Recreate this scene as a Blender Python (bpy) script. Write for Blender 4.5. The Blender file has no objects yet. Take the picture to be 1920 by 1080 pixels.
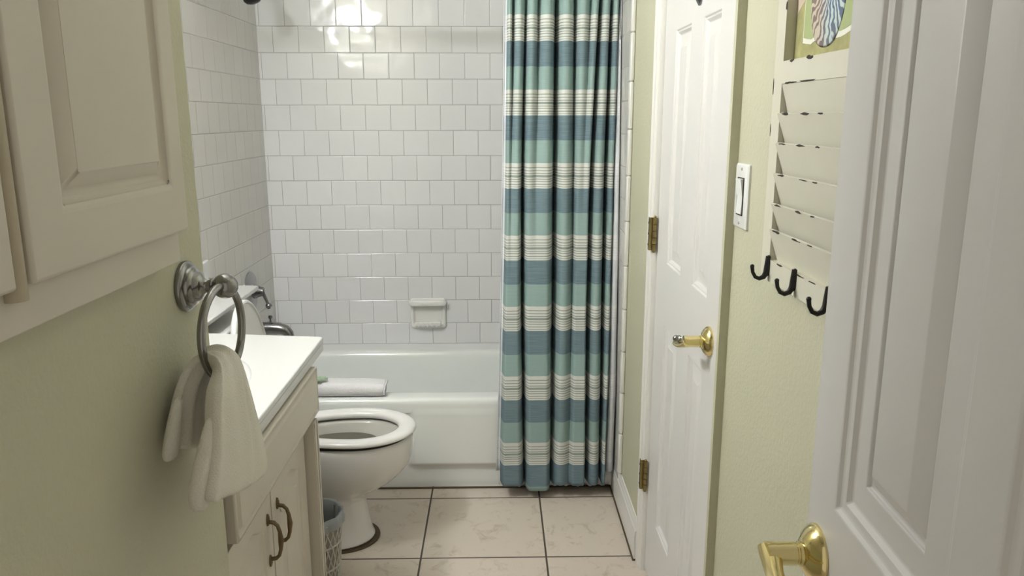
import bpy, bmesh, math, random
from mathutils import Vector, Matrix, noise
from math import sin, cos, pi, sqrt, atan2, radians
random.seed(7)
S = bpy.context.scene
C = S.collection

# ------------------------------------------------------------------ camera, world, exposure
CAMH = 1.39
p, yaw, roll = .2155, .0197, -.0009
F = Vector((sin(yaw)*cos(p), cos(yaw)*cos(p), -sin(p)))
R0 = Vector((cos(yaw), -sin(yaw), 0)); U0 = R0.cross(F)
R = R0*cos(roll)+U0*sin(roll); U = U0*cos(roll)-R0*sin(roll)
cam = bpy.data.cameras.new('camera'); co = bpy.data.objects.new('camera', cam); C.objects.link(co)
m = Matrix((R, U, -F)).transposed().to_4x4(); m.translation = Vector((0, 0, CAMH)); co.matrix_world = m
cam.sensor_width = 36; cam.lens = 1463.08/1920*36; cam.clip_start = .01
S.camera = co
S.view_settings.view_transform = 'Standard'; S.view_settings.look = 'None'
S.view_settings.gamma = 1; S.view_settings.use_curve_mapping = False
S.view_settings.exposure = 1.33
W = bpy.data.worlds.new('world'); S.world = W; W.use_nodes = True
W.node_tree.nodes['Background'].inputs[0].default_value = (1, .93, .82, 1)
W.node_tree.nodes['Background'].inputs[1].default_value = .22
GLOBE = 60.0
GLOBE_COL = (.965, .985, 1.04)

# ------------------------------------------------------------------ materials
def mat(name, col, rough=.5, metal=0, coat=0, spec=.5, bump=None, var=None, sss=0):
    """bump=(scale, strength, detail); var=(scale, amount)"""
    M_ = bpy.data.materials.new(name); M_.use_nodes = True
    nt = M_.node_tree; b = nt.nodes['Principled BSDF']
    b.inputs['Base Color'].default_value = (*col, 1); b.inputs['Roughness'].default_value = rough
    b.inputs['Metallic'].default_value = metal; b.inputs['Coat Weight'].default_value = coat
    b.inputs['Coat Roughness'].default_value = .05
    b.inputs['Specular IOR Level'].default_value = spec
    tc = nt.nodes.new('ShaderNodeTexCoord')
    if var:
        n = nt.nodes.new('ShaderNodeTexNoise'); n.inputs['Scale'].default_value = var[0]; n.inputs['Detail'].default_value = 4
        nt.links.new(tc.outputs['Object'], n.inputs['Vector'])
        mx = nt.nodes.new('ShaderNodeMix'); mx.data_type = 'RGBA'
        mx.inputs['A'].default_value = (*[c*(1-var[1]) for c in col], 1); mx.inputs['B'].default_value = (*[min(1, c*(1+var[1])) for c in col], 1)
        nt.links.new(n.outputs['Fac'], mx.inputs['Factor']); nt.links.new(mx.outputs['Result'], b.inputs['Base Color'])
    if bump:
        n = nt.nodes.new('ShaderNodeTexNoise'); n.inputs['Scale'].default_value = bump[0]; n.inputs['Detail'].default_value = bump[2] if len(bump) > 2 else 3
        nt.links.new(tc.outputs['Object'], n.inputs['Vector'])
        bp = nt.nodes.new('ShaderNodeBump'); bp.inputs['Strength'].default_value = bump[1]; bp.inputs['Distance'].default_value = .004
        nt.links.new(n.outputs['Fac'], bp.inputs['Height']); nt.links.new(bp.outputs['Normal'], b.inputs['Normal'])
    return M_

def mth(nt, op, a, b=None, c=None):
    n = nt.nodes.new('ShaderNodeMath'); n.operation = op
    for i, v in enumerate((a, b, c)):
        if v is None: continue
        if isinstance(v, (int, float)): n.inputs[i].default_value = v
        else: nt.links.new(v, n.inputs[i])
    return n.outputs[0]
def mixc(nt, fac, a, b):
    n = nt.nodes.new('ShaderNodeMix'); n.data_type = 'RGBA'
    for k, v in (('Factor', fac), ('A', a), ('B', b)):
        if isinstance(v, (int, float)): n.inputs[k].default_value = v
        elif isinstance(v, tuple): n.inputs[k].default_value = (*v, 1)
        else: nt.links.new(v, n.inputs[k])
    return n.outputs['Result']

def brick_mat(name, ua, u0, va, v0, size, offset, tile, tile2, grout, gw, rough, bevel, wav, vein=None, coat=0):
    M_ = bpy.data.materials.new(name); M_.use_nodes = True
    nt = M_.node_tree; b = nt.nodes['Principled BSDF']
    tc = nt.nodes.new('ShaderNodeTexCoord'); sp = nt.nodes.new('ShaderNodeSeparateXYZ'); nt.links.new(tc.outputs['Object'], sp.inputs[0])
    cb = nt.nodes.new('ShaderNodeCombineXYZ')
    nt.links.new(mth(nt, 'SUBTRACT', sp.outputs[ua], u0), cb.inputs[0]); nt.links.new(mth(nt, 'SUBTRACT', sp.outputs[va], v0), cb.inputs[1])
    def brick(ms, sm):
        k = nt.nodes.new('ShaderNodeTexBrick'); k.offset = offset; k.offset_frequency = 2; k.squash = 1
        k.inputs['Scale'].default_value = 1; k.inputs['Mortar Size'].default_value = ms; k.inputs['Mortar Smooth'].default_value = sm
        k.inputs['Brick Width'].default_value = size; k.inputs['Row Height'].default_value = size; k.inputs['Bias'].default_value = 0
        k.inputs['Color1'].default_value = (*tile, 1); k.inputs['Color2'].default_value = (*tile2, 1); k.inputs['Mortar'].default_value = (*grout, 1)
        nt.links.new(cb.outputs[0], k.inputs['Vector']); return k
    a = brick(gw, .3); c = brick(bevel, 1.0)
    col = a.outputs['Color']
    if vein:
        n = nt.nodes.new('ShaderNodeTexNoise'); n.inputs['Scale'].default_value = vein[1]; n.inputs['Detail'].default_value = 9; n.inputs['Roughness'].default_value = .72; n.inputs['Distortion'].default_value = 1.2
        nt.links.new(tc.outputs['Object'], n.inputs['Vector'])
        rp = nt.nodes.new('ShaderNodeMapRange'); rp.inputs[1].default_value = .53; rp.inputs[2].default_value = .66; nt.links.new(n.outputs['Fac'], rp.inputs[0])
        f = mth(nt, 'MULTIPLY', mth(nt, 'MULTIPLY', rp.outputs[0], mth(nt, 'SUBTRACT', 1, a.outputs['Fac'])), .55)
        col = mixc(nt, f, col, vein[0])
        n2 = nt.nodes.new('ShaderNodeTexNoise'); n2.inputs['Scale'].default_value = 3.5; n2.inputs['Detail'].default_value = 3
        nt.links.new(tc.outputs['Object'], n2.inputs['Vector'])
        f2 = mth(nt, 'MULTIPLY', mth(nt, 'MULTIPLY', n2.outputs['Fac'], mth(nt, 'SUBTRACT', 1, a.outputs['Fac'])), .35)
        col = mixc(nt, f2, col, tuple(x*1.0 for x in vein[2]))
    nt.links.new(col, b.inputs['Base Color'])
    nt.links.new(mth(nt, 'MULTIPLY_ADD', a.outputs['Fac'], .6-rough, rough), b.inputs['Roughness'])
    n = nt.nodes.new('ShaderNodeTexNoise'); n.inputs['Scale'].default_value = wav[0]; n.inputs['Detail'].default_value = 1
    nt.links.new(tc.outputs['Object'], n.inputs['Vector'])
    h = mth(nt, 'ADD', mth(nt, 'MULTIPLY', c.outputs['Fac'], -1), mth(nt, 'MULTIPLY', n.outputs['Fac'], wav[1]))
    bp = nt.nodes.new('ShaderNodeBump'); bp.inputs['Strength'].default_value = 1; bp.inputs['Distance'].default_value = .0011
    nt.links.new(h, bp.inputs['Height']); nt.links.new(bp.outputs['Normal'], b.inputs['Normal'])
    b.inputs['Coat Weight'].default_value = coat
    return M_

TS = .1095
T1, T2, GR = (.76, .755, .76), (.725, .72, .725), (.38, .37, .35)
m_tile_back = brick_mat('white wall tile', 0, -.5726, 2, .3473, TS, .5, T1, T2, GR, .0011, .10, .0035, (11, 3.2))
m_tile_side_shaded = brick_mat('white wall tile side shaded', 1, 3.514, 2, .3473, TS, .5, (.655, .64, .60), (.625, .61, .57), GR, .0011, .16, .0035, (9, 1.2))  # same white tile, its shade under grazing light put into the darker colour
m_floor = brick_mat('beige floor tile', 0, -.25, 1, 2.683-.405*12, .405, 0, (.63, .545, .465), (.67, .58, .50), (.085, .065, .05), .0036, .42, .006, (30, .4),
                    vein=((.33, .255, .18), 13, (.68, .61, .53)))
m_green = mat('pale green wall paint', (.54, .53, .395), .62, bump=(140, .35, 4), var=(2.5, .03))
m_ceil = mat('ceiling paint', (.75, .74, .70), .8, bump=(90, .3))
m_trimw = mat('white trim paint', (.74, .725, .69), .35, bump=(60, .03))
m_doorw = mat('white door paint', (.70, .685, .67), .42, bump=(25, .04))
m_cab = mat('cream cabinet paint', (.62, .57, .485), .38, bump=(25, .05), var=(6, .03))
m_porc = mat('white porcelain', (.80, .785, .75), .08, coat=.6)
m_tub = mat('pale enamel tub', (.80, .82, .79), .12, coat=.5)
m_bowl_in_shaded = mat('shaded porcelain bowl inside', (.46, .45, .40), .1)  # same white porcelain, darkened in colour to paint the shade inside the bowl
m_counter = mat('white cultured marble', (.66, .655, .64), .16, coat=.3, var=(5, .015))
m_chrome = mat('brushed nickel', (.29, .285, .28), .22, metal=1)
m_dchrome = mat('dark chrome', (.22, .22, .23), .15, metal=1)
m_plate = mat('smoky chrome plate', (.36, .36, .37), .30, metal=1)
m_brass = mat('polished brass', (.78, .66, .33), .14, metal=1)
m_abrass = mat('tarnished brass', (.30, .235, .10), .32, metal=1, var=(90, .3))
m_bronze = mat('aged bronze', (.17, .12, .065), .38, metal=.8, var=(60, .3))
m_iron = mat('black iron', (.018, .017, .016), .38, metal=.3, bump=(120, .3))
m_towel = mat('white terry cloth', (.76, .73, .65), .95, bump=(420, .45, 2), spec=.1)
m_towel2 = mat('white bath mat cloth', (.80, .79, .80), .95, bump=(260, .5, 2), spec=.1)
m_white = mat('white plastic', (.80, .80, .79), .3)
m_seat = mat('white toilet seat', (.78, .765, .74), .18, coat=.3)
m_liner = mat('white vinyl liner', (.80, .80, .81), .35)
m_gap_shade = mat('painted gap shade', (.02, .018, .014), .8)  # near-black colour painting the shade inside narrow gaps
m_caulk = mat('brown caulk', (.09, .06, .03), .7)
m_shutter = mat('cream distressed paint', (.62, .60, .50), .55, var=(12, .05), bump=(50, .1))
m_chip = mat('dark chipped wood', (.035, .027, .018), .8)
m_green_soap = mat('pale green leaf wrap', (.36, .50, .33), .5)
m_brown_band = mat('brown groove wood', (.20, .14, .07), .5)
m_bag = mat('grey bag liner', (.33, .35, .36), .45, bump=(30, .6))
m_ridge = mat('wicker', (.30, .27, .22), .8)

def emat(name, col, s):
    M_ = bpy.data.materials.new(name); M_.use_nodes = True; nt = M_.node_tree
    b = nt.nodes['Principled BSDF']; b.inputs['Emission Color'].default_value = (*col, 1); b.inputs['Emission Strength'].default_value = s
    b.inputs['Base Color'].default_value = (.8, .8, .8, 1); return M_
m_globe = emat('lit frosted globe', GLOBE_COL, GLOBE)

def curtain_mat(name, pale=0):
    M_ = bpy.data.materials.new(name); M_.use_nodes = True; nt = M_.node_tree; b = nt.nodes['Principled BSDF']
    tc = nt.nodes.new('ShaderNodeTexCoord'); sp = nt.nodes.new('ShaderNodeSeparateXYZ'); nt.links.new(tc.outputs['Object'], sp.inputs[0])
    z = sp.outputs[2]
    ph = mth(nt, 'FRACT', mth(nt, 'DIVIDE', mth(nt, 'SUBTRACT', 1.705+.2515*4, z), .2515))
    aqua, blue, white, sage = (.275, .385, .37), (.14, .205, .245), (.66, .66, .62), (.27, .31, .285)
    r = nt.nodes.new('ShaderNodeValToRGB'); r.color_ramp.interpolation = 'CONSTANT'
    # white band with narrow sage lines, then blue, then aqua
    seq = [(0, white), (.052, sage), (.064, white), (.096, sage), (.108, white), (.135, sage), (.145, white), (.163, sage), (.195, white), (.213, sage),
           (.223, white), (.245, sage), (.257, white), (.283, sage), (.293, white), (.318, sage), (.325, white), (.345, blue), (.685, aqua)]
    el = r.color_ramp.elements
    el[0].position = 0; el[0].color = (*white, 1); el[1].position = seq[1][0]; el[1].color = (*seq[1][1], 1)
    for q, c in seq[2:]:
        e = el.new(q); e.color = (*c, 1)
    nt.links.new(ph, r.inputs[0])
    # slub weave: streaks along the width
    mp = nt.nodes.new('ShaderNodeMapping'); mp.inputs['Scale'].default_value = (14, 14, 420); nt.links.new(tc.outputs['Object'], mp.inputs[0])
    n = nt.nodes.new('ShaderNodeTexNoise'); n.inputs['Scale'].default_value = 1; n.inputs['Detail'].default_value = 3; nt.links.new(mp.outputs[0], n.inputs['Vector'])
    col = mixc(nt, mth(nt, 'MULTIPLY', mth(nt, 'SUBTRACT', n.outputs['Fac'], .35), .55), r.outputs[0], (.42, .50, .48))
    if pale: col = mixc(nt, pale, col, (.74, .74, .77))
    nt.links.new(col, b.inputs['Base Color']); b.inputs['Roughness'].default_value = .85; b.inputs['Specular IOR Level'].default_value = .2
    bp = nt.nodes.new('ShaderNodeBump'); bp.inputs['Strength'].default_value = .3; bp.inputs['Distance'].default_value = .001
    nt.links.new(n.outputs['Fac'], bp.inputs['Height']); nt.links.new(bp.outputs['Normal'], b.inputs['Normal'])
    return M_
m_curtain = curtain_mat('striped curtain cloth'); m_curtain_pale = curtain_mat('striped cloth reverse', .8)

# ------------------------------------------------------------------ mesh helpers
class MB:
    def __init__(s): s.v = []; s.f = []; s.mi = []; s.cur = 0
    def add(s, vs, fs):
        o = len(s.v); s.v += [tuple(v) for v in vs]; s.f += [tuple(i+o for i in f) for f in fs]; s.mi += [s.cur]*len(fs); return s
    def box(s, x0, x1, y0, y1, z0, z1):
        v = [(x, y, z) for x in (x0, x1) for y in (y0, y1) for z in (z0, z1)]
        return s.add(v, [(0, 1, 3, 2), (4, 6, 7, 5), (0, 4, 5, 1), (2, 3, 7, 6), (0, 2, 6, 4), (1, 5, 7, 3)])
    def loft(s, loops, cap0=True, cap1=True, closed=True):
        n = len(loops[0]); vs = [q for l in loops for q in l]; fs = []
        for i in range(len(loops)-1):
            for j in range(n if closed else n-1):
                a, b = i*n+j, i*n+(j+1) % n; fs.append((a, b, b+n, a+n))
        if cap0: fs.append(tuple(range(n))[::-1])
        if cap1: fs.append(tuple((len(loops)-1)*n+j for j in range(n)))
        return s.add(vs, fs)
    def lathe(s, prof, c, axis=(0, 0, 1), n=32, sx=1, sy=1, cap=True):
        """prof: (radius, height along axis)"""
        a = Vector(axis).normalized(); t = Vector((0, 0, 1)) if abs(a.z) < .9 else Vector((1, 0, 0))
        u = a.cross(t).normalized(); w = a.cross(u).normalized(); c = Vector(c); loops = []
        for r, h in prof:
            r = max(r, 1e-5)
            loops.append([c+a*h+u*(r*cos(2*pi*k/n)*sx)+w*(r*sin(2*pi*k/n)*sy) for k in range(n)])
        return s.loft(loops, cap, cap)
    def tube(s, path, r, n=14, flat=None):
        """path of points, r radius or list"""
        P = [Vector(q) for q in path]; rs = r if isinstance(r, (list, tuple)) else [r]*len(P); loops = []; prev = None
        for i, q in enumerate(P):
            t = (P[min(i+1, len(P)-1)]-P[max(i-1, 0)]).normalized()
            if prev is None:
                k = Vector((0, 0, 1)) if abs(t.z) < .9 else Vector((0, 1, 0)); u = t.cross(k).normalized()
            else: u = (prev-t*prev.dot(t)).normalized()
            prev = u; w = t.cross(u); fl = flat or 1
            loops.append([q+u*(rs[i]*cos(2*pi*k/n))+w*(rs[i]*fl*sin(2*pi*k/n)) for k in range(n)])
        return s.loft(loops)
    def ball(s, c, r, n=20, sc=(1, 1, 1)):
        c = Vector(c); loops = []
        for i in range(n//2+1):
            th = pi*i/(n//2); rr = max(sin(th), 1e-4)
            loops.append([c+Vector((r*rr*cos(2*pi*k/n)*sc[0], r*rr*sin(2*pi*k/n)*sc[1], -r*cos(th)*sc[2])) for k in range(n)])
        return s.loft(loops)
    def torus(s, c, R_, r, axis=(0, 0, 1), n=56, k=12):
        a = Vector(axis).normalized(); t = Vector((0, 0, 1)) if abs(a.z) < .9 else Vector((1, 0, 0))
        u = a.cross(t).normalized(); w = a.cross(u).normalized(); c = Vector(c); L = []
        for i in range(n+1):
            d = u*cos(2*pi*i/n)+w*sin(2*pi*i/n)
            L.append([c+d*(R_+r*cos(2*pi*j/k))+a*(r*sin(2*pi*j/k)) for j in range(k)])
        return s.loft(L, False, False)

WLOC = {}
def link(o, parent, loc):
    C.objects.link(o)
    if parent: o.parent = parent
    WLOC[o.name] = loc
def obj(name, mb, mats, parent=None, origin=None, bevel=0, bseg=2, sub=0, ang=35, solid=0, flat=False):
    if parent is not None and origin is None: origin = WLOC[parent.name]
    origin = Vector(origin or (0, 0, 0))
    me = bpy.data.meshes.new(name); me.from_pydata([Vector(v)-origin for v in mb.v], [], mb.f)
    bm = bmesh.new(); bm.from_mesh(me); bmesh.ops.remove_doubles(bm, verts=bm.verts, dist=1e-6); bmesh.ops.recalc_face_normals(bm, faces=bm.faces)
    same = len(bm.faces) == len(mb.mi)
    bm.to_mesh(me); bm.free()
    mats = mats if isinstance(mats, (list, tuple)) else [mats]
    for q in mats: me.materials.append(q)
    if len(mats) > 1 and same:
        for f, i in zip(me.polygons, mb.mi): f.material_index = i
    if not flat:
        for f in me.polygons: f.use_smooth = True
        if ang: me.set_sharp_from_angle(angle=radians(ang))
    o = bpy.data.objects.new(name, me)
    ploc = WLOC[parent.name] if parent is not None else Vector((0, 0, 0))
    o.location = origin-ploc; link(o, parent, origin)
    if solid:
        d = o.modifiers.new('s', 'SOLIDIFY'); d.thickness = solid; d.offset = 0
    if bevel:
        d = o.modifiers.new('b', 'BEVEL'); d.width = bevel; d.segments = bseg; d.limit_method = 'ANGLE'; d.angle_limit = radians(40); d.harden_normals = False
    if sub:
        d = o.modifiers.new('u', 'SUBSURF'); d.levels = sub; d.render_levels = sub
    return o
def tag(o, label=None, cat=None, group=None, kind=None):
    for k, v in (('label', label), ('category', cat), ('group', group), ('kind', kind)):
        if v: o[k] = v
    return o
def thing(name, loc, label, cat, kind=None):
    o = bpy.data.objects.new(name, None); o.location = loc; o.empty_display_size = .05; link(o, None, Vector(loc)); return tag(o, label, cat, None, kind)
def struct(name, mb, m_, label, **k):
    return tag(obj(name, mb, m_, **k), label, name.split('_')[0], None, 'structure')
def rrect(x0, x1, y0, y1, r, z, n=8):
    out = []
    for cx, cy, a0 in ((x1-r, y1-r, 0), (x0+r, y1-r, pi/2), (x0+r, y0+r, pi), (x1-r, y0+r, 1.5*pi)):
        for k in range(n+1): a = a0+pi/2*k/n; out.append(Vector((cx+r*cos(a), cy+r*sin(a), z)))
    return out

# ------------------------------------------------------------------ room shell
H = 2.42
struct('floor', MB().box(-1.2, .75, -.6, 3.62, -.06, 0), m_floor, 'beige marbled square floor tiles with dark grout')
struct('ceiling', MB().box(-1.2, .75, -.02, 3.62, H, H+.06), m_ceil, 'painted ceiling above the bathroom')
struct('wall_back', MB().box(-1.15, .6, 3.514, 3.62, 0, H), m_tile_back, 'white square tiled wall behind the bathtub')
struct('wall_left_tiled', MB().box(-1.15, -1.0215, 2.60, 3.514, 0, H), m_tile_side_shaded, 'white tiled wall at the left end of the bathtub')
struct('wall_left_vanity', MB().box(-1.15, -1.032, 1.262, 2.60, 0, H), m_green, 'green painted wall behind the vanity and toilet')
struct('wall_left_near', MB().box(-1.15, -.48, .15, 1.262, 0, H), m_green, 'pale green partition wall holding the towel ring and wall cabinet')
struct('wall_right_far', MB().box(.447, .6, 2.24, 3.514, 0, H), m_green, 'pale green wall strip between the curtain and the closet door')
struct('wall_right_tiled', MB().box(.436, .447, 2.62, 3.514, 0, H), m_tile_side_shaded, 'white tiles on the wall at the right end of the bathtub')
mb = MB()
for k in range(15):
    z0 = .135+.152*k; mb.box(.432, .447, 2.592, 2.618, z0+.0003, z0+.1517)
struct('trim_tile_edge', mb, m_trimw, 'narrow white rounded tile trim down the right wall', bevel=.005)
mb = MB()
for k in range(15): mb.box(-1.032, -1.018, 2.585, 2.605, .05+.152*k, .05+.1512*(k+1))
struct('trim_tile_edge_left', mb, m_trimw, 'narrow white tile trim down the left wall beside the toilet', bevel=.004)
struct('wall_right_near', MB().box(.475, .6, .15, 1.541, 0, H), m_green, 'pale green wall holding the light switch and shutter rack')
struct('wall_right_return', MB().box(.457, .6, 1.541, 1.556, 0, H), m_green, 'narrow shaded green wall return beside the closet door')
struct('wall_right_closet', MB().box(.50, .6, 1.556, 2.24, 0, H).box(.452, .50, 1.556, 2.24, 2.035, H), m_green, 'green wall around and above the closet door')
struct('wall_front', MB().box(-1.15, -.40, .03, .15, 0, H).box(.36, .6, .03, .15, 0, H).box(-.40, .36, .03, .15, 2.05, H), m_green, 'green wall around the entrance doorway')
# closet door casing (far jamb)
mb = MB()
prof = [(.447, 2.247), (.441, 2.247), (.437, 2.240), (.436, 2.230), (.440, 2.224), (.441, 2.212), (.445, 2.206), (.446, 2.197), (.456, 2.193), (.51, 2.193), (.51, 2.247)]
mb.loft([[Vector((x, y, z)) for x, y in prof] for z in (0, 2.07)])
struct('trim_1', mb, m_trimw, 'white moulded casing on the hinge side of the closet door', ang=25)
# baseboard with moulded top, and a caulked toe line
mb = MB()
prof = [(.447, .008), (.4325, .008), (.4325, .085), (.4345, .092), (.4345, .100), (.438, .106), (.438, .113), (.4425, .121), (.444, .129), (.447, .131)]
mb.loft([[Vector((x, y, z)) for x, z in prof] for y in (2.248, 2.764)])
struct('baseboard_right', mb, m_trimw, 'white moulded baseboard on the right wall before the tub', ang=25)
struct('trim_2', MB().box(.429, .446, 2.248, 2.764, .0005, .0078), m_caulk, 'thin dark grout line under the right baseboard')
struct('trim_3', MB().box(-.55, .43, 2.7595, 2.766, .0005, .006), m_caulk, 'thin dark grout line along the foot of the bathtub')

# ------------------------------------------------------------------ moulded panel doors
def fill_face(mb, outer, holes, to3):
    bm = bmesh.new(); es = []
    for loop in [outer]+holes:
        vs = [bm.verts.new((u, v, 0)) for u, v in loop]
        for i in range(len(vs)): es.append(bm.edges.new((vs[i], vs[(i+1) % len(vs)])))
    bmesh.ops.triangle_fill(bm, edges=es, use_beauty=True, use_dissolve=False)
    bm.verts.index_update()
    vs = [to3(v.co.x, v.co.y, 0) for v in bm.verts]; fs = [tuple(v.index for v in f.verts) for f in bm.faces]
    bm.free(); mb.add(vs, fs)
def inset(poly, d):
    n = len(poly); out = []
    for i in range(n):
        p0, p1, p2 = Vector(poly[i-1]), Vector(poly[i]), Vector(poly[(i+1) % n])
        e1 = (p1-p0).normalized(); e2 = (p2-p1).normalized(); n1 = Vector((-e1.y, e1.x)); n2 = Vector((-e2.y, e2.x))
        b = (n1+n2); b = b/max(b.length_squared, .2)*2*.5*2 if False else (n1+n2)/(1+n1.dot(n2))
        out.append(tuple(p1+b*d))
    return out
def panel_slab(w, h, t, panels, rings, to3, u0=0, v0=0):
    """panels: ccw polygons in (u,v); rings: (inset, depth)"""
    mb = MB(); o = [(u0, v0), (u0+w, v0), (u0+w, v0+h), (u0, v0+h)]
    fill_face(mb, o, panels, to3)
    for P in panels:
        loops = [[to3(u, v, d) for u, v in inset(P, i)] for i, d in rings]
        mb.loft(loops, False, True)
    mb.loft([[to3(u, v, 0) for u, v in o], [to3(u, v, -t) for u, v in o]], False, True)
    return mb
def rect(u0, u1, v0, v1): return [(u0, v0), (u1, v0), (u1, v1), (u0, v1)]
def arch(u0, u1, v0, v1, rise, n=12):
    top = [(u1+(u0-u1)*k/n, v1-rise+rise*(.5-.5*cos(2*pi*k/n))) for k in range(n+1)]
    return [(u0, v0), (u1, v0)]+top
DR = [(0, 0), (.003, -.004), (.0065, -.004), (.009, -.006), (.013, -.0105), (.022, -.0105), (.046, -.0035), (.0475, -.0025)]

# closet door (six panel), hinged at its far side, closed
def t1(u, v, d): return Vector((.458-d, 2.19-u, v))       # u runs toward the camera
cd = thing('door_1', (.475, 2.19, .01), 'white six panel closet door with brass lever and brass hinges', 'door', 'structure')
pan = []
for a, b in ((.128, .285), (.40, .535)):
    for c, d in ((.222, .832), (1.003, 1.605), (1.70, 1.93)): pan.append(rect(a, b, c, d))
obj('door_panel', panel_slab(.632, 2.02, .034, pan, DR, t1, 0, .012), m_doorw, cd, bevel=.0015, ang=20)
for z in (.278, 1.018, 1.78):
    mb = MB().box(.4335, .4352, 2.197, 2.208, z, z+.094).box(.4335, .450, 2.1935, 2.197, z, z+.094)
    h_ = obj('hinge', mb, m_abrass, cd)
    mb = MB()
    for k in range(5): mb.lathe([(.0062, 0), (.0062, .0175)], (.4475, 2.1865, z+.0008+.0188*k), n=14)
    mb.ball((.4475, 2.1865, z-.002), .0045).ball((.4475, 2.1865, z+.096), .0045)
    obj('hinge_pin', mb, m_abrass, h_)
    mb = MB()
    for q in (.016, .047, .078): mb.lathe([(.0035, 0), (.003, .0012)], (.4335, 2.203, z+q), (-1, 0, 0), 12)
    obj('screw', mb, m_iron, h_)
# brass lever set: rose, neck, lever
def lever(parent, c, nrm, along, L=.105, drop=0, flip=1, mname='lever'):
    c = Vector(c); n = Vector(nrm).normalized(); a = Vector(along).normalized(); z = Vector((0, 0, 1))
    r = obj('rose', MB().lathe([(.033, 0), (.0335, .003), (.031, .007), (.026, .012), (.019, .016), (.0145, .018)], c, n, 48), m_brass, parent, ang=50)
    obj('neck', MB().lathe([(.0135, .016), (.0135, .021), (.0118, .022), (.0118, .0235), (.0128, .0245), (.0122, .046), (.0130, .048), (.0130, .056)], c, n, 32), m_brass, r, ang=40)
    mb = MB(); P = []; rs = []
    for k in range(15):
        t = k/14
        P.append(c+n*(.049+.010*t+.004*sin(pi*t))+a*(-.010+(L+.01)*t)+z*(-.004*sin(pi*t)*1.2+.006*t*t-drop*t)); rs.append(.0135-.0035*min(1, t*3) if t < .87 else .010-.02*(t-.87))
    mb.tube(P, rs, 18, .62)
    obj('lever', mb, m_brass, r, ang=60)
    return r
lr = lever(cd, (.458, 1.612, .917), (-1, .0, 0), (0, 1, 0), L=.055, drop=.022)
obj('lever_finial', MB().ball((.388, 1.622, .921), .0075).lathe([(.008, 0), (.0095, .004), (.006, .008)], (.398, 1.622, .919), (-1, 0, 0), 18), m_chrome, lr)

# robe hook at the top of the closet door
rh = thing('robe_hook', (.458, 1.83, 1.64), 'dark oval metal robe hook high on the white closet door', 'hook')
obj('back_plate', MB().lathe([(.024, 0), (.024, .003), (.018, .008), (.012, .011)], (.4575, 1.83, 1.668), (-1, 0, 0), 32, 1, 1.45), m_dchrome, rh)
obj('hook_arm', MB().tube([(.448, 1.83, 1.66), (.43, 1.83, 1.655), (.415, 1.83, 1.665), (.41, 1.83, 1.685)], [.006, .0055, .005, .006]), m_dchrome, rh)

# entrance door, open against the near right wall
ex, ey = .3525, .806; dv = Vector((-.053, -1, 0)).normalized(); dn = Vector((-1, .053, 0)).normalized()
def t2(u, v, d): return Vector((ex, ey, 0))+dv*u+dn*d+Vector((0, 0, v))
fd = thing('door_2', t2(.62, .01, 0), 'white six panel entrance door standing open at the right edge', 'door', 'structure')
pan = []
for a, b in ((.071, .286), (.343, .553)):
    for c, d in ((.222, .832), (.992, 1.605), (1.70, 1.93)): pan.append(rect(a, b, c, d))
DR2 = [(0, 0), (.004, -.004), (.008, -.0055), (.013, -.006), (.018, -.011), (.030, -.0105), (.050, -.0075), (.051, -.012), (.055, -.012), (.072, -.002), (.074, -.0015)]
obj('door_panel', panel_slab(.624, 2.02, .035, pan, DR2, t2, 0, .012), m_doorw, fd, bevel=.0015, ang=20)
lever(fd, t2(.038, .921, 0), dn, dv, L=.11, drop=.0)

# ------------------------------------------------------------------ vanity, counter, basin
van = thing('vanity_cabinet', (-.75, 1.60, 0), 'cream painted vanity cabinet under the white marble counter', 'cabinet')
obj('carcass', MB().box(-.530, -.513, 1.275, 1.90, .09, .757).box(-1.028, -.530, 1.275, 1.291, 0, .757).box(-1.028, -.530, 1.884, 1.90, 0, .757).box(-1.028, -.530, 1.291, 1.884, .09, .106).box(-.575, -.56, 1.291, 1.884, 0, .09), m_cab, van, bevel=.001)
obj('end_stile', MB().box(-.513, -.466, 1.868, 1.906, 0, .632).box(-.466, -.4635, 1.870, 1.878, 0, .63).box(-.466, -.4635, 1.896, 1.904, 0, .63), m_cab, van, bevel=.0025)
obj('end_stile', MB().box(-.513, -.492, 1.266, 1.272, .0, .757), m_cab, van, bevel=.001)
def t3(u, v, d): return Vector((-.468+d, 1.285+u, v))
obj('false_drawer_front', panel_slab(.66, .122, .03, [rect(.006, .654, .643, .753)], [(0, 0), (.004, -.003), (.010, -.003), (.016, .002)], t3, 0, .637), m_cab, van, bevel=.004, bseg=3, ang=25)
def t4(u, v, d): return Vector((-.492+d, 1.275+u, v))
VR = [(0, 0), (.004, -.004), (.009, -.006), (.014, -.008), (.022, -.008), (.040, -.002), (.041, -.001)]
for a, b, hy in ((.0, .284, 1.528), (.290, .585, 1.602)):
    w_ = b-a
    d_ = obj('cabinet_door', panel_slab(w_, .50, .019, [arch(a+.055, b-.055, .17, .575, .03)], VR, t4, a, .115), m_cab, van, bevel=.003, ang=22)
    mb = MB()
    for zz in (.552, .456):
        mb.lathe([(.0075, 0), (.007, .003), (.004, .005)], (-.492, hy, zz), (1, 0, 0), 16, 1, 1.9)
    mb.tube([(-.490, hy, .548), (-.478, hy, .546), (-.471, hy, .539), (-.467, hy, .525), (-.4655, hy, .504), (-.467, hy, .483), (-.471, hy, .469), (-.478, hy, .462), (-.490, hy, .460)],
            [.0045, .0045, .004, .0042, .0062, .0042, .004, .0045, .0045], 12)
    obj('bronze_handle', mb, m_bronze, d_)

ct = thing('countertop', (-.75, 1.7, .76), 'glossy white marble counter with a narrow ledge over the toilet tank', 'countertop')
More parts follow.
